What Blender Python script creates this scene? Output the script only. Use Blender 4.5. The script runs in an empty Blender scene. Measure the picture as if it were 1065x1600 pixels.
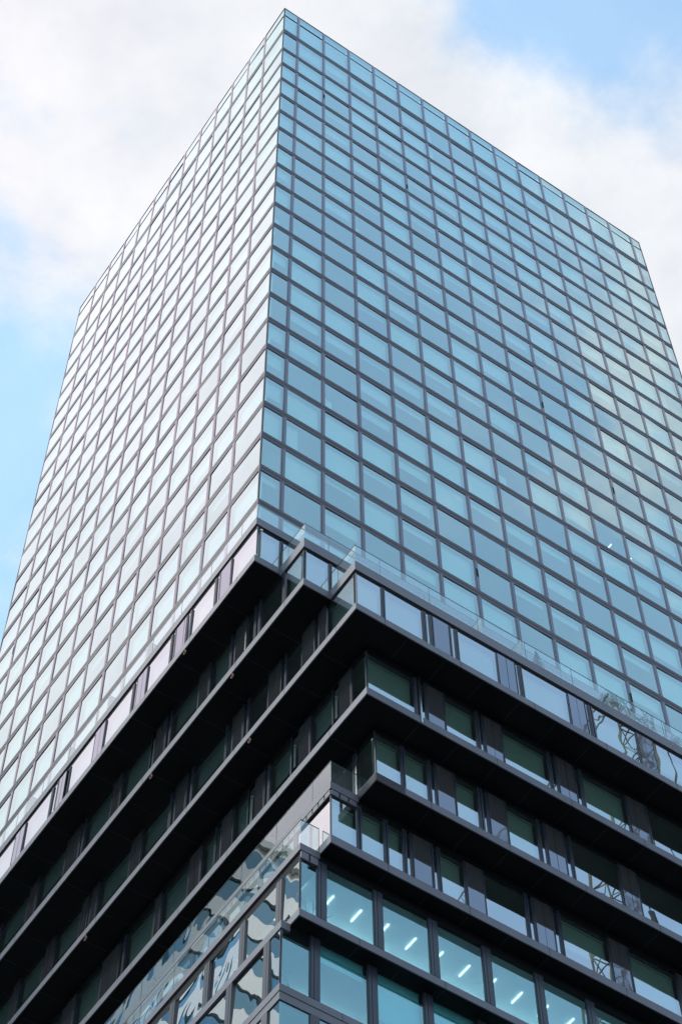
import bpy, math, random
from mathutils import Vector, Matrix, Euler
random.seed(7)
D = bpy.data
scn = bpy.context.scene
col = scn.collection
rad = math.radians

# ------------------------------------------------------------------ camera
CAM = Vector((-28.646, -48.641, 1.70))
RR = ((0.82502969, -0.56503617, -0.00775541),      # image right
      (0.47913040, 0.70674014, -0.52053092),       # image down
      (0.29959986, 0.42573761, 0.85380760))        # view direction
F_PX, PX, PY = 3189.26, 536.57, 797.18             # for a 1065 x 1600 frame
cd = D.cameras.new('camera')
cam = D.objects.new('camera', cd)
col.objects.link(cam)
cam.matrix_world = Matrix(((RR[0][0], -RR[1][0], -RR[2][0], CAM.x),
                           (RR[0][1], -RR[1][1], -RR[2][1], CAM.y),
                           (RR[0][2], -RR[1][2], -RR[2][2], CAM.z), (0, 0, 0, 1)))
cd.sensor_fit = 'VERTICAL'
cd.sensor_height = 36
cd.sensor_width = 36
cd.lens = F_PX / 1600 * 36
cd.shift_x = (532.5 - PX) / 1600
cd.shift_y = (PY - 800) / 1600
cd.clip_start = 0.1
cd.clip_end = 6000
scn.camera = cam


def project(p):
    q = Vector(p) - CAM
    w = [sum(RR[i][j] * q[j] for j in range(3)) for i in range(3)]
    return PX + F_PX * w[0] / w[2], PY + F_PX * w[1] / w[2]


# ------------------------------------------------------------------ world
SUN_AZ, SUN_EL = 150.0, 42.0


def dvec(az, el):
    return (math.cos(rad(el)) * math.cos(rad(az)), math.cos(rad(el)) * math.sin(rad(az)), math.sin(rad(el)))


w = D.worlds.new('World')
scn.world = w
w.use_nodes = True
nt = w.node_tree
nt.nodes.clear()


def nd(nt, kind, **kw):
    n = nt.nodes.new(kind)
    for k, v in kw.items():
        if k.startswith('i_'):
            key = k[2:]
            n.inputs[int(key) if key.isdigit() else key].default_value = v
        else:
            setattr(n, k, v)
    return n


def mth(nt, op, a, b=None, c=None, clamp=False):
    n = nt.nodes.new('ShaderNodeMath')
    n.operation = op
    n.use_clamp = clamp
    for i, v in enumerate((a, b, c)):
        if v is None:
            continue
        if isinstance(v, (int, float)):
            n.inputs[i].default_value = v
        else:
            nt.links.new(v, n.inputs[i])
    return n.outputs[0]


tc = nd(nt, 'ShaderNodeTexCoord')
DIR = tc.outputs['Generated']


def lobe(az, el, width):
    """soft round patch of sky around one direction, 1 at its middle"""
    n = nt.nodes.new('ShaderNodeVectorMath')
    n.operation = 'DOT_PRODUCT'
    nt.links.new(DIR, n.inputs[0])
    n.inputs[1].default_value = dvec(az, el)
    k = 1.0 / (1.0 - math.cos(rad(width)))
    e = mth(nt, 'MULTIPLY', mth(nt, 'SUBTRACT', n.outputs['Value'], 1.0), k)
    return mth(nt, 'EXPONENT', e)


sky = nd(nt, 'ShaderNodeTexSky', sky_type='NISHITA', sun_disc=False)
sky.sun_elevation = rad(SUN_EL)
sky.sun_rotation = rad(90 - SUN_AZ)
sky.air_density = 1.0
sky.dust_density = 0.6
sky.ozone_density = 2.0

mp = nd(nt, 'ShaderNodeMapping')
mp.inputs['Scale'].default_value = (1.0, 1.0, 1.5)
mp.inputs['Location'].default_value = (2.3, 0.4, 0.0)
nt.links.new(DIR, mp.inputs['Vector'])
n1 = nd(nt, 'ShaderNodeTexNoise', i_Scale=4.2, i_Detail=9.0, i_Roughness=0.56, i_Distortion=0.35)
nt.links.new(mp.outputs[0], n1.inputs['Vector'])
n2 = nd(nt, 'ShaderNodeTexNoise', i_Scale=12.0, i_Detail=10.0, i_Roughness=0.6, i_Distortion=0.15)
nt.links.new(mp.outputs[0], n2.inputs['Vector'])
dens = mth(nt, 'ADD', mth(nt, 'MULTIPLY', n1.outputs['Fac'], 0.64), mth(nt, 'MULTIPLY', n2.outputs['Fac'], 0.36))
# where the cloud banks thicken (+) and where they open to the blue (-)
for az, el, wd, amp in (
        (64, 71, 6.0, .18), (39, 64, 7, .14), (31.0, 70.5, 4.2, -.24), (38, 71.8, 2.4, -.13), (76.5, 60.0, 4.8, -.18), (77, 63, 1.4, .14),
        (72, 52, 6, -.06), (112, 67, 9, .25), (119, 49, 9, .22), (113.5, 58, 3.0, -.17), (109, 55, 5, .08), (-38, 59.5, 3.0, .10), (-41, 66, 9, -.04), (-54, 50, 11, -.20), (-45, 60, 20, -.075)):
    dens = mth(nt, 'ADD', dens, mth(nt, 'MULTIPLY', lobe(az, el, wd), amp))
mask = nd(nt, 'ShaderNodeMapRange', interpolation_type='SMOOTHSTEP')
mask.inputs['From Min'].default_value = 0.40
mask.inputs['From Max'].default_value = 0.60
mask.inputs['To Min'].default_value = 0.36
mask.inputs['To Max'].default_value = 1.0
nt.links.new(dens, mask.inputs['Value'])
# cloud brightness: grey-lilac bellies, brighter towards the veiled sun
cshade = nd(nt, 'ShaderNodeMixRGB', blend_type='MIX')
cshade.inputs[1].default_value = (0.290, 0.302, 0.322, 1)
cshade.inputs[2].default_value = (0.350, 0.356, 0.368, 1)
sh = nd(nt, 'ShaderNodeMapRange')
sh.inputs['From Min'].default_value = 0.35
sh.inputs['From Max'].default_value = 0.65
nt.links.new(n2.outputs['Fac'], sh.inputs['Value'])
nt.links.new(sh.outputs[0], cshade.inputs[0])
cglow = nd(nt, 'ShaderNodeMixRGB', blend_type='ADD')
nt.links.new(mth(nt, 'ADD', mth(nt, 'MULTIPLY', lobe(111.5, 66, 6), 0.30), mth(nt, 'MULTIPLY', lobe(115, 58, 13), 0.50), clamp=True), cglow.inputs[0])
nt.links.new(cshade.outputs[0], cglow.inputs[1])
cglow.inputs[2].default_value = (0.28, 0.135, 0.16, 1)
bg_sky = nd(nt, 'ShaderNodeBackground', i_Strength=0.15)
bg_cl = nd(nt, 'ShaderNodeBackground', i_Strength=1.0)
grade = nd(nt, 'ShaderNodeMixRGB', blend_type='MULTIPLY')
grade.inputs[0].default_value = 1.0
grade.inputs[2].default_value = (0.64, 1.08, 1.05, 1)
nt.links.new(sky.outputs[0], grade.inputs[1])
nt.links.new(grade.outputs[0], bg_sky.inputs[0])
nt.links.new(cglow.outputs[0], bg_cl.inputs[0])
mxs = nd(nt, 'ShaderNodeMixShader')
nt.links.new(mask.outputs[0], mxs.inputs[0])
nt.links.new(bg_sky.outputs[0], mxs.inputs[1])
nt.links.new(bg_cl.outputs[0], mxs.inputs[2])
wo = nd(nt, 'ShaderNodeOutputWorld')
nt.links.new(mxs.outputs[0], wo.inputs[0])

# ------------------------------------------------------------------ sun (veiled by cloud)
sd = D.lights.new('sun', 'SUN')
sd.energy = 0.45
sd.angle = rad(10)
sd.color = (1.0, 0.95, 0.9)
sun = D.objects.new('sun', sd)
col.objects.link(sun)
sun.rotation_euler = (-Vector(dvec(SUN_AZ, SUN_EL))).to_track_quat('-Z', 'Y').to_euler()
sun.location = (-60, 60, 160)

scn.view_settings.view_transform = 'Standard'
scn.view_settings.look = 'None'
scn.view_settings.exposure = 1.45
scn.view_settings.gamma = 1.0
scn.cycles.use_denoising = True
scn.cycles.max_bounces = 12
scn.cycles.transparent_max_bounces = 24
scn.cycles.glossy_bounces = 5
scn.cycles.caustics_reflective = False
scn.cycles.caustics_refractive = False


# ------------------------------------------------------------------ materials
def new_mat(name):
    m = D.materials.new(name)
    m.use_nodes = True
    t = m.node_tree
    t.nodes.clear()
    out = t.nodes.new('ShaderNodeOutputMaterial')
    return m, t, out


def solid(name, rgb, rough=0.5, spec=0.5, metal=0.0, var=0.12, vscale=0.6, emit=None):
    m, t, out = new_mat(name)
    b = nd(t, 'ShaderNodeBsdfPrincipled')
    b.inputs['Roughness'].default_value = rough
    b.inputs['Specular IOR Level'].default_value = spec
    b.inputs['Metallic'].default_value = metal
    g = nd(t, 'ShaderNodeNewGeometry')
    n = nd(t, 'ShaderNodeTexNoise', i_Scale=vscale, i_Detail=6.0, i_Roughness=0.6)
    t.links.new(g.outputs['Position'], n.inputs['Vector'])
    r = nd(t, 'ShaderNodeMapRange')
    r.inputs['From Min'].default_value = 0.3
    r.inputs['From Max'].default_value = 0.7
    r.inputs['To Min'].default_value = 1 - var
    r.inputs['To Max'].default_value = 1 + var
    t.links.new(n.outputs['Fac'], r.inputs['Value'])
    mx = nd(t, 'ShaderNodeMixRGB', blend_type='MULTIPLY')
    mx.inputs[0].default_value = 1.0
    mx.inputs[1].default_value = (*rgb, 1)
    t.links.new(r.outputs[0], mx.inputs[2])
    t.links.new(mx.outputs[0], b.inputs['Base Color'])
    if emit:
        b.inputs['Emission Color'].default_value = (*emit[:3], 1)
        b.inputs['Emission Strength'].default_value = emit[3]
    t.links.new(b.outputs[0], out.inputs[0])
    return m


def glass(name, tint, refl, a, b, wob=0.0, wscale=0.8, rough=0.0, dirt=0.0, opaque=False):
    """thin coated pane: clear through the tint, mirror by view angle; wob bows the pane (metres)"""
    m, t, out = new_mat(name)
    tr = nd(t, 'ShaderNodeBsdfDiffuse' if opaque else 'ShaderNodeBsdfTransparent')
    tr.inputs[0].default_value = (*tint, 1)
    gl = nd(t, 'ShaderNodeBsdfGlossy')
    gl.inputs['Color'].default_value = (*refl, 1)
    gl.inputs['Roughness'].default_value = rough
    geo = nd(t, 'ShaderNodeNewGeometry')
    if wob > 0:
        n = nd(t, 'ShaderNodeTexNoise', i_Scale=wscale, i_Detail=0.3, i_Roughness=0.4, i_Distortion=0.6)
        t.links.new(geo.outputs['Position'], n.inputs['Vector'])
        bp = nd(t, 'ShaderNodeBump')
        bp.inputs['Strength'].default_value = 1.0
        bp.inputs['Distance'].default_value = wob
        t.links.new(n.outputs['Fac'], bp.inputs['Height'])
        t.links.new(bp.outputs[0], gl.inputs['Normal'])
    lw = nd(t, 'ShaderNodeLayerWeight')
    lw.inputs['Blend'].default_value = 0.5
    f = mth(t, 'POWER', lw.outputs['Facing'], 3.0)
    f = mth(t, 'MULTIPLY_ADD', f, b, a, clamp=True)
    mx = nd(t, 'ShaderNodeMixShader')
    t.links.new(f, mx.inputs[0])
    t.links.new(tr.outputs[0], mx.inputs[1])
    t.links.new(gl.outputs[0], mx.inputs[2])
    last = mx.outputs[0]
    if dirt > 0:
        df = nd(t, 'ShaderNodeBsdfDiffuse')
        df.inputs[0].default_value = (0.6, 0.62, 0.62, 1)
        n = nd(t, 'ShaderNodeTexNoise', i_Scale=1.3, i_Detail=8.0, i_Roughness=0.65)
        t.links.new(geo.outputs['Position'], n.inputs['Vector'])
        d = mth(t, 'MULTIPLY', n.outputs['Fac'], dirt)
        m2 = nd(t, 'ShaderNodeMixShader')
        t.links.new(d, m2.inputs[0])
        t.links.new(last, m2.inputs[1])
        t.links.new(df.outputs[0], m2.inputs[2])
        last = m2.outputs[0]
    t.links.new(last, out.inputs[0])
    return m


M = {}
M['post'] = solid('dark_post', (0.03, 0.033, 0.05), 0.3, 0.5)
M['frame'] = solid('anodised_frame', (0.075, 0.064, 0.08), 0.42, 0.35)
M['jamb'] = glass('gloss_jamb', (0.07, 0.065, 0.08), (0.86, 0.82, 0.88), 0.04, 0.95, rough=0.08, opaque=True)
M['band'] = solid('dark_band', (0.03, 0.03, 0.04), 0.4, 0.5)
M['fascia'] = solid('fascia_metal', (0.125, 0.118, 0.145), 0.42, 0.5)
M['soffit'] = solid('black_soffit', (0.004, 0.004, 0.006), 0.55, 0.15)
M['joint'] = solid('joint_black', (0.01, 0.01, 0.012), 0.7, 0.2)
M['panel'] = glass('cladding_gloss', (0.062, 0.058, 0.062), (0.72, 0.76, 0.88), 0.24, 0.85, wob=0.004, rough=0.03, opaque=True)
M['tower_glass'] = glass('coated_glass', (0.68, 0.975, 0.965), (0.80, 0.99, 0.985), 0.36, 0.86, wob=0.005, wscale=0.45, dirt=0.03)
M['clear_glass'] = glass('office_glass', (0.42, 0.84, 0.90), (0.66, 0.97, 0.97), 0.30, 0.95, wob=0.004, wscale=0.45, dirt=0.02)
M['podium_glass'] = glass('mirror_glass', (0.62, 0.80, 0.76), (0.87, 0.95, 1.0), 0.52, 0.52, wob=0.004, wscale=0.5, dirt=0.02)
M['wavy_glass'] = glass('wavy_glass', (0.55, 0.80, 0.80), (0.95, 0.98, 0.98), 0.56, 0.8, wob=0.014, wscale=0.55)
M['rail_glass'] = glass('rail_glass', (0.86, 0.96, 0.96), (0.85, 0.98, 1.0), 0.14, 0.85, wob=0.003, dirt=0.18)
M['rail_wavy'] = glass('rail_wavy', (0.80, 0.93, 0.94), (0.88, 0.98, 1.0), 0.16, 0.85, wob=0.014, wscale=0.55)
M['edge'] = solid('glass_edge', (0.02, 0.05, 0.055), 0.3)
M['blind'] = solid('blind_fabric', (0.86, 0.88, 0.86), 0.8, 0.1, var=0.05)
M['blind_dim'] = solid('blind_dim', (0.46, 0.46, 0.47), 0.8, 0.1, var=0.08)
M['blind_green'] = solid('blind_green', (0.74, 0.80, 0.70), 0.8, 0.1, var=0.08)
M['ceiling'] = solid('ceiling_white', (0.70, 0.74, 0.74), 0.8, 0.1, var=0.06)
M['core'] = solid('core_wall', (0.30, 0.34, 0.34), 0.8, 0.1)
M['roof'] = solid('roof_membrane', (0.22, 0.22, 0.22), 0.9, 0.1)
M['chrome'] = solid('bright_post', (0.65, 0.65, 0.66), 0.22, 0.5, metal=1.0)
M['lamp'] = solid('lamp_white', (0.9, 0.9, 0.9), 0.5, emit=(1.0, 0.97, 0.92, 1.3))
M['fill_lamp'] = solid('hidden_fill_lamp', (0.9, 0.9, 0.9), 0.5, emit=(1.0, 0.97, 0.92, 3.2))  # for the added lamps kept out of view, only there to brighten
M['screen'] = glass('frosted_screen', (0.40, 0.45, 0.46), (0.8, 0.85, 0.88), 0.2, 0.5, rough=0.25, dirt=0.5)
M['rust'] = solid('reddish_fitting', (0.22, 0.08, 0.06), 0.6)


# ------------------------------------------------------------------ mesh builder
class MB:
    def __init__(self):
        self.v, self.f, self.mi, self.mats = [], [], [], []

    def slot(self, m):
        if m not in self.mats:
            self.mats.append(m)
        return self.mats.index(m)

    def face(self, pts, m):
        i = len(self.v)
        self.v += [tuple(p) for p in pts]
        self.f.append(tuple(range(i, i + len(pts))))
        self.mi.append(self.slot(m))
        return self

    def box(self, a, b, m):
        x0, x1 = sorted((a[0], b[0]))
        y0, y1 = sorted((a[1], b[1]))
        z0, z1 = sorted((a[2], b[2]))
        i = len(self.v)
        self.v += [(x, y, z) for x in (x0, x1) for y in (y0, y1) for z in (z0, z1)]
        for q in ((0, 1, 3, 2), (4, 6, 7, 5), (0, 4, 5, 1), (2, 3, 7, 6), (0, 2, 6, 4), (1, 5, 7, 3)):
            self.f.append(tuple(i + k for k in q))
            self.mi.append(self.slot(m))
        return self

    def bar(self, p, q, r, m, r2=None, n=6):
        p, q = Vector(p), Vector(q)
        d = (q - p).normalized()
        u = d.orthogonal().normalized()
        v = d.cross(u)
        i = len(self.v)
        r2 = r if r2 is None else r2
        for c, rr in ((p, r), (q, r2)):
            for k in range(n):
                a = 2 * math.pi * k / n
                self.v.append(tuple(c + (u * math.cos(a) + v * math.sin(a)) * rr))
        for k in range(n):
            self.f.append((i + k, i + (k + 1) % n, i + n + (k + 1) % n, i + n + k))
            self.mi.append(self.slot(m))
        self.f.append(tuple(i + k for k in reversed(range(n))))
        self.f.append(tuple(i + n + k for k in range(n)))
        self.mi += [self.slot(m)] * 2
        return self

    def build(self, name, parent=None, smooth=False):
        me = D.meshes.new(name)
        me.from_pydata(self.v, [], self.f)
        for m in self.mats:
            me.materials.append(m)
        me.polygons.foreach_set('material_index', self.mi)
        if smooth:
            me.polygons.foreach_set('use_smooth', [True] * len(me.polygons))
        me.update()
        o = D.objects.new(name, me)
        col.objects.link(o)
        o.parent = parent
        return o


def tag(o, label=None, cat=None, group=None, kind=None):
    for k, v in (('label', label), ('category', cat), ('group', group), ('kind', kind)):
        if v:
            o[k] = v
    return o


def empty(name, loc):
    o = D.objects.new(name, None)
    o.location = loc
    o.empty_display_size = 0.5
    col.objects.link(o)
    return o


class Side:
    """one facade plane. u runs along it, n points out of the building, z is height.
    R: y = c, u = x, outwards -y.   L: x = c, u = y, outwards -x."""
    def __init__(self, f, c):
        self.f, self.c = f, c

    def p(self, u, out, z):
        return (u, self.c - out, z) if self.f == 'R' else (self.c - out, u, z)

    def box(self, mb, u0, u1, o0, o1, z0, z1, m):
        mb.box(self.p(u0, o0, z0), self.p(u1, o1, z1), m)

    def quad(self, mb, u0, u1, o, z0, z1, m):
        q = [self.p(u0, o, z0), self.p(u1, o, z0), self.p(u1, o, z1), self.p(u0, o, z1)]
        if self.f == 'L':
            q.reverse()
        mb.face(q, m)


# ------------------------------------------------------------------ ground and street
def sheet(name, x0, y0, x1, y1, z, m, kind='structure'):
    return tag(MB().face([(x0, y0, z), (x1, y0, z), (x1, y1, z), (x0, y1, z)], m).build(name), kind=kind)


M['asphalt'] = solid('asphalt', (0.055, 0.055, 0.058), 0.85, 0.2, var=0.3, vscale=1.5)
M['paving'] = solid('stone_paving', (0.28, 0.27, 0.26), 0.8, 0.2, var=0.2, vscale=0.8)
M['earth'] = solid('ground_mix', (0.16, 0.16, 0.15), 0.95, 0.1, var=0.3, vscale=0.02)
sheet('ground', -3000, -3000, 3000, 3000, 0.0, M['earth'])
sheet('street', -400, -30, 400, -14, 0.004, M['asphalt'])
pv = MB()
pv.box((-22, -14, 0), (60, -0.9, 0.13), M['paving'])
pv.box((-60, -60, 0), (60, -30, 0.13), M['paving'])
tag(pv.build('pavement'), kind='structure')

# ------------------------------------------------------------------ the tower
H = 3.7
Z0 = 25.23996 * H + 1.70
BAY = 0.7261 * H
W = 10.882 * H
L = 9.631 * H
OFR, OFL = 0.3869 * H, 0.8210 * H
ZTOP, ZTHICK, ZJ = Z0 + 22.926 * H, Z0 + 21.267 * H, Z0 + 22.42 * H
ZB = 88.2


def zk(k):
    return Z0 + (21 - k) * H


tower = empty('office_tower', (0, 0, 0))
tag(tower, 'tall glass office tower with grid facade above dark stepped overhanging floors', 'office tower')

BH, VW = 0.66, 0.30
bands = [(ZTHICK, 0.98, M['band'])] + [(zk(k), BH, M['frame']) for k in range(1, 23)]
zedges = []
for i in range(len(bands)):
    hi = bands[i - 1][0] - bands[i - 1][1] / 2 if i else ZTOP
    zedges.append((bands[i][0] + bands[i][1] / 2, hi))
zedges.append((ZB, bands[-1][0] - BH / 2))

cells = []
for f, off, n, end in (('R', OFR, 15, W), ('L', OFL, 12, L)):
    s = Side(f, 0.0)
    fr = MB()
    us = [off + i * BAY for i in range(n)]
    # horizontal double rails with a dark joint between
    for z, h, m in bands:
        s.box(fr, 0.1, end, 0.0, -0.10, z + 0.028, z + h / 2, m)
        s.box(fr, 0.1, end, 0.0, -0.10, z - h / 2, z - 0.028, m)
        if f == 'R':
            fr.box((0, 0, z - h / 2), (.1, .1, z + h / 2), m)
        s.box(fr, 0.10, end - 0.02, -0.04, -0.12, z - 0.03, z + 0.03, M['joint'])
    # mullions: a slim jamb, an open joint and a wide jamb
    for u in us:
        for a, b, out in ((-0.07, -0.014, 0.002), (0.014, 0.215, 0.002)):
            for (z0, z1) in zedges:
                s.box(fr, u + a, u + b, out, -0.10, z0 + 0.002, z1 - 0.002, M['jamb'])
        s.box(fr, u - 0.03, u + 0.03, -0.035, -0.12, ZB, ZTOP - 0.02, M['joint'])
    # corner and end posts, parapet rim and the thin joint below it
    s.box(fr, 0.03, 0.10, -0.004, -0.10, ZB, ZTOP, M['frame'])
    s.box(fr, end - 0.09, end, -0.004, -0.10, ZB, ZTOP, M['frame'])
    s.box(fr, 0.0, end, 0.004, -0.35, ZTOP - 0.05, ZTOP + 0.04, M['frame'])
    s.box(fr, 0.0, end, 0.0, -0.10, ZJ - 0.05, ZJ + 0.05, M['band'])
    fr.build('facade_frame', tower)
    # cells between mullions
    ends = [0.10] + [x for u in us for x in (u - 0.07, u + 0.215)] + [end - 0.09]
    for i in range(0, len(ends), 2):
        for j, (z0, z1) in enumerate(zedges):
            if j == 0:
                cells.append((s, ends[i], ends[i + 1], z0, ZJ - 0.05, True))
                cells.append((s, ends[i], ends[i + 1], ZJ + 0.05, ZTOP - 0.05, True))
            else:
                cells.append((s, ends[i], ends[i + 1], z0, z1, False))


def area_in_frame(s, u0, u1, z0, z1):
    q = [project(s.p(u, 0, z)) for u, z in ((u0, z0), (u1, z0), (u1, z1), (u0, z1))]
    if any(not (0 <= x <= 1065 and 0 <= y <= 1600) for x, y in q):
        return 0.0
    return abs(sum(q[i][0] * q[(i + 1) % 4][1] - q[(i + 1) % 4][0] * q[i][1] for i in range(4))) / 2


def blind_for(f, rnd):
    t = rnd.random()
    if f == 'L':
        return 0.92 if t < 0.55 else (rnd.uniform(.2, .7) if t < 0.75 else 0)
    if t < 0.34:
        return 0.985
    if t < 0.56:
        return rnd.uniform(.28, .62)
    if t < 0.68:
        return rnd.uniform(.10, .2)
    return 0.0


rnd = random.Random(21)
ranked = sorted(range(len(cells)), key=lambda i: -area_in_frame(*cells[i][:5]))
big = set(ranked[:100])
rest_w, rest_b = MB(), MB()
GD, BD = 0.03, 0.28
for i, (s, u0, u1, z0, z1, spandrel) in enumerate(cells):
    wm = MB() if i in big else rest_w
    # each pane sits a hair out of true, so the sky breaks from pane to pane
    ta, tb = rnd.gauss(0, .0022) * (u1 - u0), rnd.gauss(0, .0022) * (z1 - z0)
    q = [s.p(u0, -GD + ta + tb, z0), s.p(u1, -GD - ta + tb, z0), s.p(u1, -GD - ta - tb, z1), s.p(u0, -GD + ta - tb, z1)]
    if s.f == 'L':
        q.reverse()
    wm.face(q, M['tower_glass'])
    wobj = wm.build('window', tower) if i in big else None
    if spandrel:
        s.quad(rest_b, u0, u1, -0.30, z0, z1, M['blind'])
        continue
    d = blind_for(s.f, rnd)
    if d == 0 and rnd.random() < .22:                # a curtain drawn across part of the pane
        bm = MB() if i in big else rest_b
        um = u0 + (u1 - u0) * rnd.uniform(.2, .5)
        zt = z1 - .05 if rnd.random() < .6 else z0 + (z1 - z0) * rnd.uniform(.35, .6)
        s.quad(bm, u0 + .06, um, -BD - .06, z0, zt, M['blind'])
        if i in big:
            bm.build('curtain', wobj)
    if d > 0:
        bm = MB() if i in big else rest_b
        zt = z1 - 0.02
        s.quad(bm, u0 + .05, u1 - .05, -BD, zt - (zt - z0 - .02) * d, zt, M['blind'])
        s.box(bm, u0 + .05, u1 - .05, -BD - .02, -BD + .02, zt - (zt - z0 - .02) * d - .03, zt - (zt - z0 - .02) * d, M['blind'])
        if i in big:
            bm.build('blind', wobj)
tag(rest_w.build('window', tower), kind='stuff')
tag(rest_b.build('blind', tower), kind='stuff')

# floors inside, seen from below as ceilings, and the core behind them
sl = MB()
for z, h, m in bands:
    sl.box((0.13, 0.13, z - 0.28), (W - .13, L - .13, z + 0.28), M['ceiling'])
sl.build('floor_slab', tower)
cr = MB()
cr.box((5.5, 5.5, ZB), (W - .5, L - .5, ZTOP - 1.5), M['core'])
cr.box((0.4, 0.4, ZTOP - 1.2), (W - .1, L - .1, ZTOP - 1.0), M['roof'])
cr.build('core', tower)
bk = MB()
bk.box((W - .1, 0.12, ZB), (W - 0.005, L, ZTOP - .02), M['band'])
bk.box((0.12, L - .1, ZB), (W - .11, L - 0.005, ZTOP - .02), M['band'])
bk.build('rear_wall', tower)

# tilted-open vents on a few mullions
for f, u, k in (('R', 1, 2.43), ('R', 4, 4.69), ('R', 8, 11.63), ('R', 10, 13.49), ('R', 5, 19.42), ('R', 9, 20.5), ('L', 11, 14.39)):
    s = Side(f, 0.0)
    b = MB()
    uu = (OFR if f == 'R' else OFL) + u * BAY
    s.box(b, uu + .05, uu + .20, 0.012, -0.02, zk(k) - .42, zk(k) + .42, M['joint'])
    b.build('vent', tower)
# ceiling lamps showing through two high windows
for x, z in ((28.1, zk(15) - .30), (29.9, zk(15) - .30)):
    b = MB().box((x, 1.0, z - .02), (x + .05, 1.35, z), M['lamp'])
    b.build('ceiling_or_fill_light', tower)

# ------------------------------------------------------------------ the stepped lower floors
XR, YL = 42.5, 37.5
LEV = {'A': (-1.432, -2.432), 'B': (0.044, -4.541), 'C': (1.538, -6.615), 'D': (3.070, -5.151), 'E': (4.407, -3.827), 'F': (2.945, -2.475), 'G': (1.952, -1.684), 'H': (1.505, -1.065)}
SOF = {'A': (84.794, 85.315), 'B': (81.315, 81.852), 'C': (78.014, 78.482), 'D': (74.384, 74.881), 'E': (70.687, 71.136), 'F': (66.937, 67.432), 'G': (62.65, 63.06), 'H': (58.779, 59.171)}
LEDGE = {'A': (90.243, 88.802, 88.169, 87.831), 'B': (86.798, 85.392, 84.619, 84.373), 'C': (83.448, 81.979, 81.262, 80.991), 'F': (72.397, 70.92, 70.466, 70.057), 'G': (68.569, 67.01, 66.607, 66.091), 'H': (None, 62.65, 62.23, 62.23)}
HEAD = {'B': 84.794, 'C': 81.315, 'D': 77.685, 'E': 74.092, 'F': 70.313, 'G': 66.449, 'H': 62.65}
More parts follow.
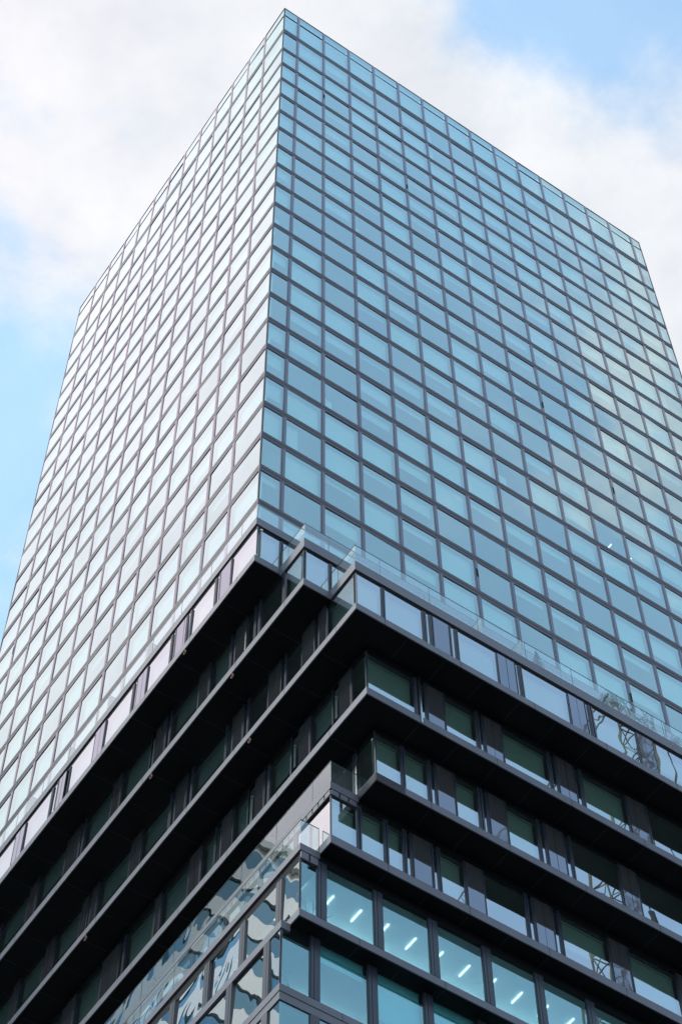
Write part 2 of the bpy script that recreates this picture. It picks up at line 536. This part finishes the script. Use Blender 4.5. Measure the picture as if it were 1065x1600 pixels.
ROWS={
 'CR':[('P',1.58, 3.02), ('P',3.16, 5.36), ('N',5.5, 5.77), ('S',5.95, 6.82), ('N',6.94, 7.23), ('P',7.36, 9.67), ('S',9.7, 10.2), ('S',10.23, 10.69), ('N',10.74, 10.98), ('P',11.13, 13.92), ('S',13.95, 14.43), ('S',14.45, 14.89), ('N',14.95, 15.18), ('P',15.4, 18.14), ('S',18.17, 18.61), ('S',18.63, 19.12), ('P',19.16, 21.97)],
 'DR':[('P',3.13, 5.75), ('N',6.07, 6.37), ('S',6.47, 7.34), ('P',7.44, 9.22), ('N',9.36, 9.62), ('S',9.72, 10.17), ('S',10.19, 10.63), ('P',10.73, 13.41), ('N',13.52, 13.86), ('S',13.93, 14.42), ('S',14.45, 14.89), ('N',14.95, 15.29), ('P',15.41, 18.09), ('S',18.14, 18.51), ('S',18.53, 19.21), ('P',19.35, 22.86)],
 'ER':[('P',4.39, 5.81), ('P',5.97, 7.26), ('N',7.38, 7.67), ('S',7.75, 8.66), ('P',8.77, 10.06), ('N',10.26, 10.52), ('S',10.65, 11.54), ('P',11.64, 13.4), ('N',13.5, 13.81), ('S',13.9, 14.34), ('S',14.37, 14.84), ('N',14.91, 15.25), ('P',15.34, 18.13), ('S',18.18, 18.66), ('S',18.69, 19.13), ('P',19.21, 22.21)],
 'FR':[('P',2.96, 4.33), ('P',4.51, 5.74), ('P',5.91, 6.74), ('N',6.86, 7.14), ('S',7.26, 8.16), ('N',8.29, 8.56), ('P',8.69, 10.0), ('S',10.11, 11.0), ('P',11.06, 13.33), ('N',13.44, 13.75), ('S',13.84, 14.3), ('S',14.32, 14.79), ('N',14.85, 15.19), ('P',15.3, 18.04), ('S',18.09, 18.55), ('S',18.57, 19.06), ('P',19.21, 22.0)],
 'AR':[('P',-1.22, 0.01), ('P',0.16, 1.48)],
 'BR':[('P',0.14, 1.52), ('P',1.63, 3.17)],
 'AL':[('P',-2.54, -0.22), ('S',-0.15, 0.75), ('N',0.87, 1.19), ('P',1.33, 3.52), ('N',3.62, 3.92), ('S',4.04, 4.18), ('S',4.22, 4.93), ('N',5.08, 5.37), ('P',5.51, 7.77), ('S',7.84, 8.22), ('S',8.25, 8.73), ('N',8.79, 9.13), ('P',9.28, 11.99), ('S',12.06, 12.48), ('S',12.51, 13.02), ('P',13.08, 15.72), ('K',15.75, 16.04), ('S',16.08, 16.42), ('S',16.46, 16.8), ('N',16.97, 17.44), ('P',17.62, 20.42), ('S',20.49, 20.98), ('S',21.02, 21.5), ('P',21.57, 24.75)],
 'BL':[('P',-4.47, -2.88), ('P',-2.73, -0.74), ('N',-0.63, -0.35), ('N',-0.24, 0.45), ('S',0.56, 1.41), ('N',1.5, 1.82), ('P',1.92, 3.8), ('S',3.86, 4.27), ('S',4.3, 4.74), ('P',4.83, 7.42), ('N',7.51, 7.89), ('S',7.96, 8.35), ('S',8.38, 8.93), ('K',8.96, 9.3), ('P',9.33, 12.21), ('S',12.28, 12.66), ('S',12.7, 13.07), ('P',13.13, 15.92), ('N',16.02, 16.32), ('S',16.39, 17.01), ('S',17.04, 17.76), ('P',17.84, 20.75), ('S',20.82, 21.26), ('S',21.29, 21.67), ('P',21.74, 24.86)],
 'CL':[('P',-6.47, -4.19), ('S',-4.14, -3.66), ('N',-3.59, -3.17), ('S',-3.12, -2.24), ('P',-2.19, -0.85), ('N',-0.77, -0.39), ('S',-0.34, 0.11), ('S',0.13, 0.61), ('P',0.69, 2.39), ('N',2.48, 2.84), ('S',2.92, 3.73), ('N',3.81, 4.35), ('P',4.44, 7.42), ('N',7.52, 7.95), ('S',8.04, 8.92), ('N',9.01, 9.39), ('P',9.56, 12.23), ('S',12.29, 12.71), ('S',12.74, 13.2), ('P',13.26, 16.45), ('S',16.51, 17.01), ('N',17.1, 17.42), ('S',17.48, 18.05), ('P',18.11, 20.82), ('S',20.88, 21.32), ('S',21.36, 21.82), ('P',21.88, 24.58), ('S',24.64, 25.18), ('P',25.25, 28.72)],
 'DL':[('P',-5.12, -3.97), ('S',-3.89, -3.0), ('K',-2.95, -2.52), ('P',-2.47, -0.63), ('S',-0.56, 0.31), ('K',0.36, 0.87), ('P',0.95, 2.76), ('N',2.87, 3.19), ('S',3.25, 4.0), ('K',4.05, 4.55), ('P',4.6, 5.93), ('S',5.98, 6.86), ('N',6.94, 7.43), ('P',7.51, 8.71), ('S',8.8, 9.22), ('S',9.25, 9.76), ('P',9.82, 12.4), ('S',12.46, 12.87), ('P',12.99, 15.77), ('N',15.86, 16.31), ('S',16.36, 17.13), ('S',17.16, 17.92), ('P',18.02, 20.66), ('S',20.79, 21.9), ('P',22.03, 25.09)],
}
GB0, GBS = 3.039, 2.815
HB0, HBS = 3.139, 2.773
GL0, GLS = -0.146, 2.780
HL0, HLS = -0.050, 2.753
FL0, FLS = 0.264, 2.801
LAMP_X, LAMP_STEP, LAMP_Y0, LAMP_Y1, LAMP_Z = [4.484, 1.416, -0.411, 0.346, 66.356]
ML = .21


def bays(c, first, step, end, kind='P', half=ML):
    out, a = [], c + .04
    u = first
    while u < end:
        out.append((kind, a, u - half))
        a = u + half
        u += step
    out.append((kind, a, end))
    return out


ROWS['GR'] = bays(LEV['G'][0], GB0, GBS, XR)
ROWS['HR'] = bays(LEV['H'][0], HB0, HBS, XR)
ROWS['GL'] = bays(LEV['G'][1], GL0, GLS, YL)
ROWS['HL'] = bays(LEV['H'][1], HL0, HLS, YL)
ROWS['FL'] = bays(LEV['F'][1], FL0, FLS, YL, half=.12)
ROWS['EL'] = bays(LEV['E'][1], -2.2, 2.6, YL, half=.1)
order = 'ABCDEFGH'
wrnd = random.Random(5)
storeys = {}


def fill_rest(row, end):
    """carry the rhythm of the row on to the end of the facade"""
    out = list(row)
    u = out[-1][2] + .08
    while u < end - 3.4:
        for k, wd in (('S', .48), ('S', .48), ('N', .3), ('P', 2.7)):
            out.append((k, u, u + wd))
            u += wd + .08
    return out


for li, k in enumerate(order):
    X, Y = LEV[k]
    zs, zf = SOF[k]
    up = order[li - 1] if li else None
    zup = SOF[up][0] if up else None
    UX, UY = LEV[up] if up else (0.0, 0.0)
    st = MB()
    # slab with its fascia
    dx = 0.03
    st.box((X - dx, Y - dx, zs), (XR, YL, zf), M['fascia'])
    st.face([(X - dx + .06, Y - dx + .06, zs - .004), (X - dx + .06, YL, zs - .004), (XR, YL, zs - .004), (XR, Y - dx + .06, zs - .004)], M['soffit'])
    # thin shadow joint between fascia and glass
    for f, c in (('R', Y), ('L', X)):
        s = Side(f, c)
        lo = X if f == 'R' else Y
        hi = XR if f == 'R' else YL
        s.box(st, lo + .02, hi, -.01, -.12, zf, zf + .035, M['joint'])
    # joints across the fascia every module and a half
    for f, c in (('R', Y), ('L', X)):
        s = Side(f, c)
        u = (X if f == 'R' else Y) + (1.58 if k in 'ABC' else 2.9)
        while u < 40:
            s.box(st, u - .012, u + .012, dx + .003, 0, zs + .005, zf - .005, M['joint'])
            u += 4.26
    # seams across the soffit panels
    u = Y + 2.9
    while u < YL:
        st.box((X + .1, u - .012, zs - .008), (X + 2.2, u + .012, zs - .005), M['band'])
        u += 2.13
    u = X + 2.9
    while u < XR:
        st.box((u - .012, Y + .1, zs - .008), (u + .012, Y + 2.2, zs - .005), M['band'])
        u += 2.13
    # ledge where this floor comes out from under the one above
    led = LEDGE.get(k)
    strips = []
    if led:
        bt, lt, lb, wh = led
        if k == 'A':
            strips = [((X - dx, Y - dx), (-.003, YL)), ((-.003, Y - dx), (XR, -.003))]
        elif k in 'BC':
            strips = [((X - dx, Y - dx), (XR, UY - dx - .003))]
        else:
            strips = [((X - dx, Y - dx), (UX - dx - .003, YL))]
        for a, b in strips:
            st.box((a[0], a[1], lb), (b[0], b[1], lt), M['fascia'])
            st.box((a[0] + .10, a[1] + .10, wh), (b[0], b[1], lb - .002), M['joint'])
    # interior: dark ceiling sheet inside, back wall
    zc = (zup if zup else LEDGE['A'][2]) - .10
    if led and k in 'FGH':
        zc = min(zc, LEDGE[k][2] - .06)
    st.face([(X + .25, Y + .25, zc), (X + .25, YL, zc), (XR, YL, zc), (XR, Y + .25, zc)], M['ceiling'])
    st.box((X + 4.2, Y + 4.2, zf + .01), (XR, YL, zc - .01), M['core'])
    storeys[k] = st

    so = st
    subs = []
    for f, c in (('R', Y), ('L', X)):
        s = Side(f, c)
        row = ROWS.get(k + f)
        if row is None:
            continue
        end = XR if f == 'R' else YL
        if k + f in ('AR', 'BR'):
            u = row[-1][2] + .15
            row = list(row) + [('P', u + i * 2.865, u + i * 2.865 + 2.7) for i in range(int((end - u) / 2.865))]
        elif k in 'ABCD' or k + f in ('ER', 'FR'):
            row = fill_rest(row, end)
        prev = None
        for (t, u0, u1) in row:
            um = (u0 + u1) / 2
            # head of this element: under own ledge if it stands out in the open, else under the soffit above
            if led:
                if k == 'A':
                    open_air = True
                elif k in 'BC':
                    open_air = f == 'R' or um < UY
                else:
                    open_air = f == 'L' or um < UX
                zt = wh if open_air else HEAD[k]
            else:
                open_air = False
                zt = HEAD[k]
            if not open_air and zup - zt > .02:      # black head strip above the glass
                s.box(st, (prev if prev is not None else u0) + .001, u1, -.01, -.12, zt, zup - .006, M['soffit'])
            zb = zf + .035
            # posts in the gap before this element
            if prev is not None and u0 - prev > .004:
                wide = u0 - prev
                if k in 'GH':
                    s.box(st, prev, prev + wide * .32, .025, -.14, zb, zt, M['post'])
                    s.box(st, prev + wide * .32, prev + wide * .38, -.02, -.14, zb, zt, M['joint'])
                    s.box(st, prev + wide * .38, u0, .025, -.14, zb, zt, M['post'])
                elif wide > .06:
                    s.box(st, prev, prev + wide * .36, .02, -.1, zb, zt, M['post'])
                    s.box(st, prev + wide * .36, u0 - wide * .36, -.05, -.1, zb, zt, M['joint'])
                    s.box(st, u0 - wide * .36, u0, .02, -.1, zb, zt, M['post'])
                else:
                    s.box(st, prev, u0, -.02, -.1, zb, zt, M['joint'])
            prev = u1
            subs.append((s, k + f, t, u0, u1, zb, zt))
    storeys[k] = (st, subs)

sto_obj = {}
hidx = -1
for k in order:
    st, subs = storeys[k]
    so = st.build('podium_storey', tower)
    sto_obj[k] = so
    X, Y = LEV[k]
    extra = MB()
    for (s, kf, t, u0, u1, zb, zt) in subs:
        far = u0 > (24 if kf[1] == 'R' else 30)
        hidden = kf in ('AR', 'BR') and u0 > 3.3 or kf == 'EL' and u0 > -.2 or far
        b = extra if hidden else MB()
        if t == 'K':
            s.quad(b, u0, u1, -.5, zb, zt, M['joint'])
            if not hidden:
                b.build('open_gap', so)
        elif t == 'S':
            s.box(b, u0, u1, .012, -.05, zb, zt, M['panel'])
            if not hidden:
                b.build('cladding_panel', so)
        else:
            g = M['podium_glass']
            if kf in ('GL', 'HL', 'FL'):
                g = M['wavy_glass']
            if kf in ('GR', 'HR'):
                g = M['clear_glass']
            e = .035 if t == 'P' else .05
            tl = .008 if kf in ('GL', 'HL', 'FL') else .0018
            ta, tb = wrnd.gauss(0, tl) * (u1 - u0), wrnd.gauss(0, tl) * (zt - zb)
            q = [s.p(u0, -.05 + ta + tb, zb), s.p(u1, -.05 - ta + tb, zb), s.p(u1, -.05 - ta - tb, zt), s.p(u0, -.05 + ta - tb, zt)]
            if s.f == 'L':
                q.reverse()
            b.face(q, g)
            for a0, a1 in ((u0, u0 + e), (u1 - e, u1)):
                s.box(b, a0, a1, 0, -.08, zb, zt, M['post'])
            o = None
            if not hidden:
                o = b.build('window' if t == 'P' else 'vent_window', so)
            # roller blind behind the pane
            if t == 'P':
                d = 0
                if kf[0] in 'CDEF' and kf[1] == 'R':
                    d = wrnd.choice((.95, .95, .8, 0, .6, 0)) if u0 > 10 else .95
                elif kf[0] in 'BCD':
                    d = wrnd.choice((0, .95, .6, .95))
                elif kf in ('HR',):
                    hidx += 1
                    d = (0, .24, .72, .3, .5, .24, 0, .7, .3, .98)[hidx % 10]
                elif kf == 'GR':
                    d = 0
                elif kf[0] in 'A':
                    d = .9
                if d:
                    bb = extra if hidden else MB()
                    zz = zt - .30 if kf[0] in 'CDEF' else zt - .05
                    z1 = zz - (zz - zb) * d
                    mb = M['blind'] if kf[0] in 'AH' else M['blind_green'] if kf[1] == 'R' else M['blind_dim']
                    s.quad(bb, u0 + .06, u1 - .06, -.30, z1, zz, mb)
                    s.box(bb, u0 + .06, u1 - .06, -.32, -.27, z1 - .04, z1, mb)
                    s.box(bb, u0 + .06, u1 - .06, -.36, -.24, zz, zz + .1, M['ceiling'])
                    if not hidden:
                        bb.build('blind', so)
    if extra.v:
        tag(extra.build('window', so), kind='stuff')

# ---- glass balustrades along the terraces
def balustrade(k, f, u0, u1, wavy=False, back=None):
    bt, lt, lb, wh = LEDGE[k]
    X, Y = LEV[k]
    s = Side(f, Y if f == 'R' else X)
    b = MB()
    g = M['rail_wavy'] if wavy else M['rail_glass']
    step = 2.865
    u = u0
    first = True
    while u < u1 - .05:
        e = min(u + (1.45 if first else step), u1)
        first = False
        s.quad(b, u + .008, e - .008, -.03, lt, bt - .015, g)
        s.box(b, e - .008, e + .008, -.022, -.038, lt, bt - .02, M['edge'])
        u = e
    s.box(b, u0, u1, -.018, -.042, bt - .015, bt + .012, M['edge'])
    return b.build('balustrade', sto_obj[k])


balustrade('A', 'L', LEV['A'][1], YL)
balustrade('A', 'R', LEV['A'][0], XR)
balustrade('B', 'R', LEV['B'][0], XR)
balustrade('B', 'L', LEV['B'][1], LEV['A'][1] - .05)
balustrade('C', 'R', LEV['C'][0], XR)
balustrade('C', 'L', LEV['C'][1], LEV['B'][1] - .05)
balustrade('F', 'L', LEV['F'][1], YL, wavy=True)
balustrade('F', 'R', LEV['F'][0], LEV['E'][0] - .05)
balustrade('G', 'L', LEV['G'][1], YL, wavy=True)
balustrade('G', 'R', LEV['G'][0], LEV['F'][0] - .05)

# rail of small plates under the ledges of the two lower terraces
for k, f in (('F', 'L'), ('F', 'R'), ('G', 'R')):
    X, Y = LEV[k]
    s = Side(f, Y if f == 'R' else X)
    u0 = (X if f == 'R' else Y)
    u1 = (LEV[order[order.index(k) - 1]][0] if f == 'R' else u0 + 9)
    bt, lt, lb, wh = LEDGE[k]
    b = MB()
    u = u0
    while u < u1 - .1:
        s.box(b, u + .04, min(u + .42, u1 - .03), .02, -.05, wh + .06, lb - .05, M['fascia'])
        u += .46
    s.box(b, u0, u1 - .02, .035, -.05, wh, wh + .05, M['frame'])
    b.build('rail', sto_obj[k])

# louvre strips at the corner of the fifth floor down
X, Y = LEV['E']
b = MB()
for i in range(4):
    z = SOF['E'][0] + .05 + i * .115
    b.box((X - .055, Y - .055, z), (X + 1.5, Y - .028, z + .05), M['frame'])
    b.box((X - .055, Y - .027, z), (X - .028, Y + 1.4, z + .05), M['frame'])
b.build('louvre', sto_obj['E'])

# privacy screens across the terraces
for i in range(7):
    y = 8.06 + 4.2 * i
    if y > YL:
        break
    b = MB()
    b.box((-1.37, y, 88.81), (-.03, y + .03, 90.36), M['screen'])
    b.box((-1.37, y - .01, 90.36), (-.03, y + .04, 90.41), M['joint'])
    b.build('terrace_screen', sto_obj['A'])
for x in (9.0, 11.4):
    b = MB()
    b.box((x, -6.55, 81.985), (x + .03, -4.62, 83.5), M['screen'])
    b.box((x - .01, -6.55, 83.5), (x + .04, -4.62, 83.55), M['joint'])
    b.build('terrace_screen', sto_obj['C'])

# ceiling lamps behind the lit windows
lamp_z = min(SOF['F'][0] - .10, LEDGE['G'][2] - .06) - .02
for i in range(-1, 24):
    x = LAMP_X + LAMP_STEP * i
    b = MB().box((x - .028, LAMP_Y0, lamp_z - .05), (x + .028, LAMP_Y1, lamp_z), M['lamp'])
    b.build('ceiling_or_fill_light', sto_obj['G'])
deep_fill = MB()  # unseen lamp rows added deeper inside to brighten the ceilings
for zc, k in ((lamp_z, 'G'), (SOF['G'][0] - .14, 'H')):
    for i in range(22):
        x = LEV[k][0] + 2.0 + 1.6 * i
        deep_fill.box((x, LEV[k][1] + 3.0, zc - .75), (x + 1.2, LEV[k][1] + 3.2, zc - .70), M['fill_lamp'])
        y = LEV[k][1] + 4.6 + 1.6 * i
        if y < YL - 1:
            deep_fill.box((LEV[k][0] + 3.0, y, zc - .75), (LEV[k][0] + 3.2, y + 1.2, zc - .70), M['fill_lamp'])
tag(deep_fill.build('ceiling_or_fill_light', sto_obj['G']), kind='stuff')
lamp_zh = SOF['G'][0] - .14
for y in (2.0, 4.8, 7.6, 10.4):
    MB().box((LEV['G'][0] + 1.0, y, lamp_z - .05), (LEV['G'][0] + 1.8, y + .1, lamp_z), M['lamp']).build('ceiling_or_fill_light', sto_obj['G'])
    MB().box((LEV['H'][0] + 1.0, y + .6, lamp_zh - .07), (LEV['H'][0] + 1.8, y + .7, lamp_zh - .02), M['lamp']).build('ceiling_or_fill_light', sto_obj['H'])

# bright posts and small fittings
X, Y = LEV['D']
MB().box((6.0, Y - .05, SOF['D'][1] - .42), (6.09, Y + .02, SOF['C'][0]), M['chrome']).build('post', sto_obj['D'])
MB().box((LEV['B'][0] - .04, .43, SOF['B'][1]), (LEV['B'][0] + .02, .52, SOF['A'][0]), M['chrome']).build('post', sto_obj['B'])
MB().box((LEV['E'][0] - .04, LEV['E'][1] + 1.42, SOF['E'][1]), (LEV['E'][0] + .02, LEV['E'][1] + 1.5, SOF['D'][0]), M['chrome']).build('post', sto_obj['E'])
for k, y in (('A', 3.9), ('B', 1.6), ('B', 9.0), ('C', 2.2), ('C', 17.2), ('D', 19.4)):
    X, Y = LEV[k]
    z = SOF[k][0]
    b = MB()
    b.bar((X + .02, y, z), (X + .02, y, z - .16), .035, M['rust'])
    n = 10
    for i in range(n):
        a, c = 2 * math.pi * i / n, 2 * math.pi * (i + 1) / n
        b.bar((X + .02, y + .11 * math.cos(a), z - .26 + .11 * math.sin(a)), (X + .02, y + .11 * math.cos(c), z - .26 + .11 * math.sin(c)), .028, M['rust'])
    b.build('hook', sto_obj[k])

# lower shaft: floors below the last full storey
zt = SOF['H'][0]
lw, lwin = MB(), None
X, Y = LEV['H']
for i in range(15):
    top = zt - i * 3.95
    if top - 3.95 < 0:
        break
    lw.box((X, Y, top - .42), (XR, YL, top), M['fascia'])
    lw.box((X + .05, Y + .05, top + .0 - .0), (XR, YL, top + .012), M['joint'])
    lw.box((X + 3.5, Y + 3.5, top - 3.95), (XR, YL, top - .43), M['core'])
    lw.face([(X + .2, Y + .2, top - .44), (X + .2, YL, top - .44), (XR, YL, top - .44), (XR, Y + .2, top - .44)], M['ceiling'])
    lw.box((X, Y, top - 3.95), (XR, YL, top - 3.53), M['fascia'])
    for f, c, first, step, end in (('R', Y, HB0, HBS, XR), ('L', X, HL0, HLS, YL)):
        s = Side(f, c)
        prev = None
        for j, (t, u0, u1) in enumerate(bays(X if f == 'R' else Y, first, step, end)):
            b = MB()
            s.quad(b, u0, u1, -.05, top - 3.53, top - .42, M['wavy_glass'] if f == 'L' else M['clear_glass'])
            if prev is not None:
                s.box(lw, prev, u0, .025, -.14, top - 3.53, top - .42, M['frame'])
            prev = u1
            if i == 0 and j < 4:
                lw_o = b
                lw_o.build('window', tower)
            else:
                lwin = lwin or MB()
                k0 = len(lwin.v)
                lwin.v += b.v
                lwin.f += [tuple(q + k0 for q in ff) for ff in b.f]
                lwin.mi += [lwin.slot(b.mats[0])] * len(b.f)
lw.build('lower_floor', tower)
tag(lwin.build('window', tower), kind='stuff')

# ------------------------------------------------------------------ plants on the terrace
M['needles'] = solid('conifer_leaf', (0.05, 0.09, 0.06), 0.7, 0.2, var=0.5, vscale=6)
M['leaf'] = solid('shrub_leaf', (0.07, 0.11, 0.07), 0.6, 0.3, var=0.5, vscale=6)
M['bark'] = solid('bark', (0.10, 0.085, 0.07), 0.9, 0.1, var=0.4, vscale=5)
M['pot'] = solid('clay_pot', (0.12, 0.11, 0.11), 0.7)


def shrub(x, y, z, h, r, cone, label, name):
    rn = random.Random(int(x * 100))
    root = empty(name, (x, y, z))
    tag(root, label, 'shrub', 'potted shrubs on the terrace')
    p = MB()
    p.bar((0, 0, 0), (0, 0, .38), .2, M['pot'], .25, 12)
    p.build('pot', root)
    s = MB()
    s.bar((0, 0, .38), (0, 0, h * .8), .03, M['bark'], .012)
    s.build('stem', root)
    f = MB()
    m = M['needles'] if cone else M['leaf']
    for i in range(700):
        t = rn.random()
        a = rn.random() * 6.283
        if cone:
            rr = r * (1 - t) ** .8 * math.sqrt(rn.random()) * rn.uniform(.7, 1.15)
            c = Vector((rr * math.cos(a), rr * math.sin(a), .4 + t * (h - .4)))
        else:
            c = Vector((rn.gauss(0, 1), rn.gauss(0, 1), rn.gauss(0, 1))).normalized() * r * rn.random() ** .4 * rn.uniform(.75, 1.2)
            c.z = c.z * .9 + h - r * .95
        d = Vector((rn.gauss(0, 1), rn.gauss(0, 1), rn.gauss(.3, 1))).normalized()
        e = d.orthogonal().normalized()
        l = rn.uniform(.05, .10)
        f.face([c - e * l * .35, c + d * l, c + e * l * .35, c - d * l * .5], m)
    f.build('foliage', root)
    return root


shrub(12.75, -6.1, 81.985, 2.15, .42, True, 'dark cone-shaped conifer behind the glass balustrade', 'conifer_shrub')
shrub(17.05, -6.1, 81.985, 1.75, .42, False, 'round leafy shrub behind the balustrade, beside the conifer', 'round_shrub')
shrub(21.4, -6.05, 81.985, 1.4, .40, False, 'small round shrub behind the balustrade at the right edge of the photo', 'round_shrub')


# ------------------------------------------------------------------ bare trees added indoors, standing in for tree reflections in the corner windows
def reflection_tree(x, y, z, h, seed, label):
    rn = random.Random(seed)
    root = empty('reflection_tree', (x, y, z))
    tag(root, label, 'tree', 'bare trees standing in for reflections in the corner windows')
    tb, bb = MB(), MB()

    def grow(p, d, l, r, depth, mb):
        n = 3
        for i in range(n):
            q = p + d * l / n
            mb.bar(p, q, r, M['bark'], r * .82, 5)
            p = q
            r *= .82
            d = (d + Vector((rn.gauss(0, .16), rn.gauss(0, .16), rn.gauss(0, .1)))).normalized()
            if depth < 4:
                for _ in range(1 if depth else 2):
                    nd_ = (d + Vector((rn.gauss(0, .7), rn.gauss(0, .7), rn.gauss(.1, .5)))).normalized()
                    grow(p, nd_, l * rn.uniform(.45, .7), r * .6, depth + 1, bb)
    grow(Vector((0, 0, 0)), Vector((.08, 0, 1)).normalized(), h * .75, .09, 0, tb)
    zmax = max(v[2] for v in bb.v)
    k = min(1.0, h / zmax)
    for mb in (tb, bb):
        mb.v = [(max(-1.1, min(1.1, v[0] * k)), max(-1.1, min(1.1, v[1] * k)), v[2] * k) for v in mb.v]
    tb.build('trunk', root)
    bb.build('branches', root)


reflection_tree(LEV['H'][0] + 1.25, LEV['H'][1] + 1.25, SOF['H'][1] + .02, 3.1, 3, 'thin bare tree added behind the lower corner window, standing in for a mirrored one')
reflection_tree(LEV['G'][0] + 1.25, LEV['G'][1] + 1.25, SOF['G'][1] + .02, 3.1, 8, 'thin bare tree added behind the upper corner window beside a ceiling lamp, standing in for a mirrored one')

# ------------------------------------------------------------------ tower crane across the street, seen mirrored in the glass
M['crane'] = solid('crane_paint', (0.20, 0.15, 0.10), 0.5, var=0.3, vscale=.8)
M['cable'] = solid('crane_cable', (0.03, 0.03, 0.03), 0.6)
M['weight'] = solid('counterweight', (0.3, 0.3, 0.29), 0.8)
CX, CY, CT = 51.5, -36.3, 143.5
crane = empty('tower_crane', (CX, CY, 0))
tag(crane, 'construction crane with lattice mast, mirrored in the right-hand windows', 'crane')
mst = MB()
hw = 1.0
for sx in (-hw, hw):
    for sy in (-hw, hw):
        mst.bar((sx, sy, 0), (sx, sy, CT), .11, M['crane'], n=4)
z = 1.0
fl = False
while z < CT - 2.4:
    for a, b in (((-hw, -hw), (hw, -hw)), ((hw, -hw), (hw, hw)), ((hw, hw), (-hw, hw)), ((-hw, hw), (-hw, -hw))):
        mst.bar((*a, z), (*b, z), .06, M['crane'], n=4)
        p, q = (a, b) if fl else (b, a)
        mst.bar((*p, z), (*q, z + 2.4), .06, M['crane'], n=4)
    fl = not fl
    z += 2.4
mst.build('mast', crane)
cb = MB()
cb.box((-1.4, -1.4, CT), (1.4, 1.4, CT + .7), M['crane'])
cb.box((1.45, -1.1, CT + .2), (2.9, 1.1, CT + 2.4), M['weight'])
cb.build('cab', crane)
jb = MB()
jd = Vector((.35, -.8, .5)).normalized()
p0 = Vector((0, -1, CT + .9))
side = jd.cross(Vector((0, 0, 1))).normalized() * .6
upv = side.cross(jd).normalized() * 1.1
prevq = None
for i in range(17):
    c = p0 + jd * i * 2.4
    q = (c + side, c - side, c + upv)
    if prevq:
        for a in range(3):
            jb.bar(prevq[a], q[a], .09, M['crane'], n=4)
            jb.bar(prevq[a], q[(a + 1) % 3], .05, M['crane'], n=4)
    prevq = q
jb.build('jib', crane)
kb = MB()
kb.box((-.9, 1.5, CT + .2), (.9, 5.2, CT + 1.8), M['weight'])
kb.build('counterweight', crane)
MB().bar((1.9, 1.0, CT + 2), (3.0, 1.3, 122), .06, M['cable']).build('hook_cable', crane)
MB().bar((3.0, 1.3, 122), (3.0, 1.3, 120.3), .34, M['cable'], .2, 8).build('hook_block', crane)

# ------------------------------------------------------------------ neighbouring block mirrored in the lower left glass
M['stone'] = glass('pale_cladding', (0.80, 0.72, 0.60), (0.97, 0.91, 0.84), 0.55, 0.45, rough=0.2, opaque=True)
M['ribbon'] = glass('ribbon_glass', (0.05, 0.10, 0.14), (0.40, 0.72, 0.95), 0.30, 0.5)
NX0, NX1, NY0, NY1, NT = -46.0, -22.0, 54.0, 120.0, 142.0
nb = empty('stone_office_block', ((NX0 + NX1) / 2, (NY0 + NY1) / 2, 0))
tag(nb, 'pale stone office block with ribbon windows, mirrored in the lower left glass', 'office block')
cxn, cyn = (NX0 + NX1) / 2, (NY0 + NY1) / 2
wl = MB()
wl.box((NX0 - cxn + .3, NY0 - cyn + .3, 0), (NX1 - cxn - .3, NY1 - cyn - .3, NT - .5), M['stone'])
z = 0
zs_ = []
while z < NT - 3:
    wl.box((NX0 - cxn, NY0 - cyn, z), (NX1 - cxn, NY1 - cyn, z + 2.6), M['stone'])
    zs_.append(z + 2.6)
    z += 5.2
for i in range(12):
    y = NY0 - cyn + i * 6.0
    wl.box((NX1 - cxn - .32, y - .35, 0), (NX1 - cxn + .05, y + .35, NT - 1), M['stone'])
wl.build('wall', nb)
for z in zs_:
    r = MB()
    r.box((NX0 - cxn + .2, NY0 - cyn + .2, z + .002), (NX1 - cxn - .2, NY1 - cyn - .2, z + 2.598), M['ribbon'])
    r.build('window_band', nb)
MB().box((NX0 - cxn - .2, NY0 - cyn - .2, NT - .45), (NX1 - cxn + .2, NY1 - cyn + .2, NT + .6), M['stone']).build('roof', nb)
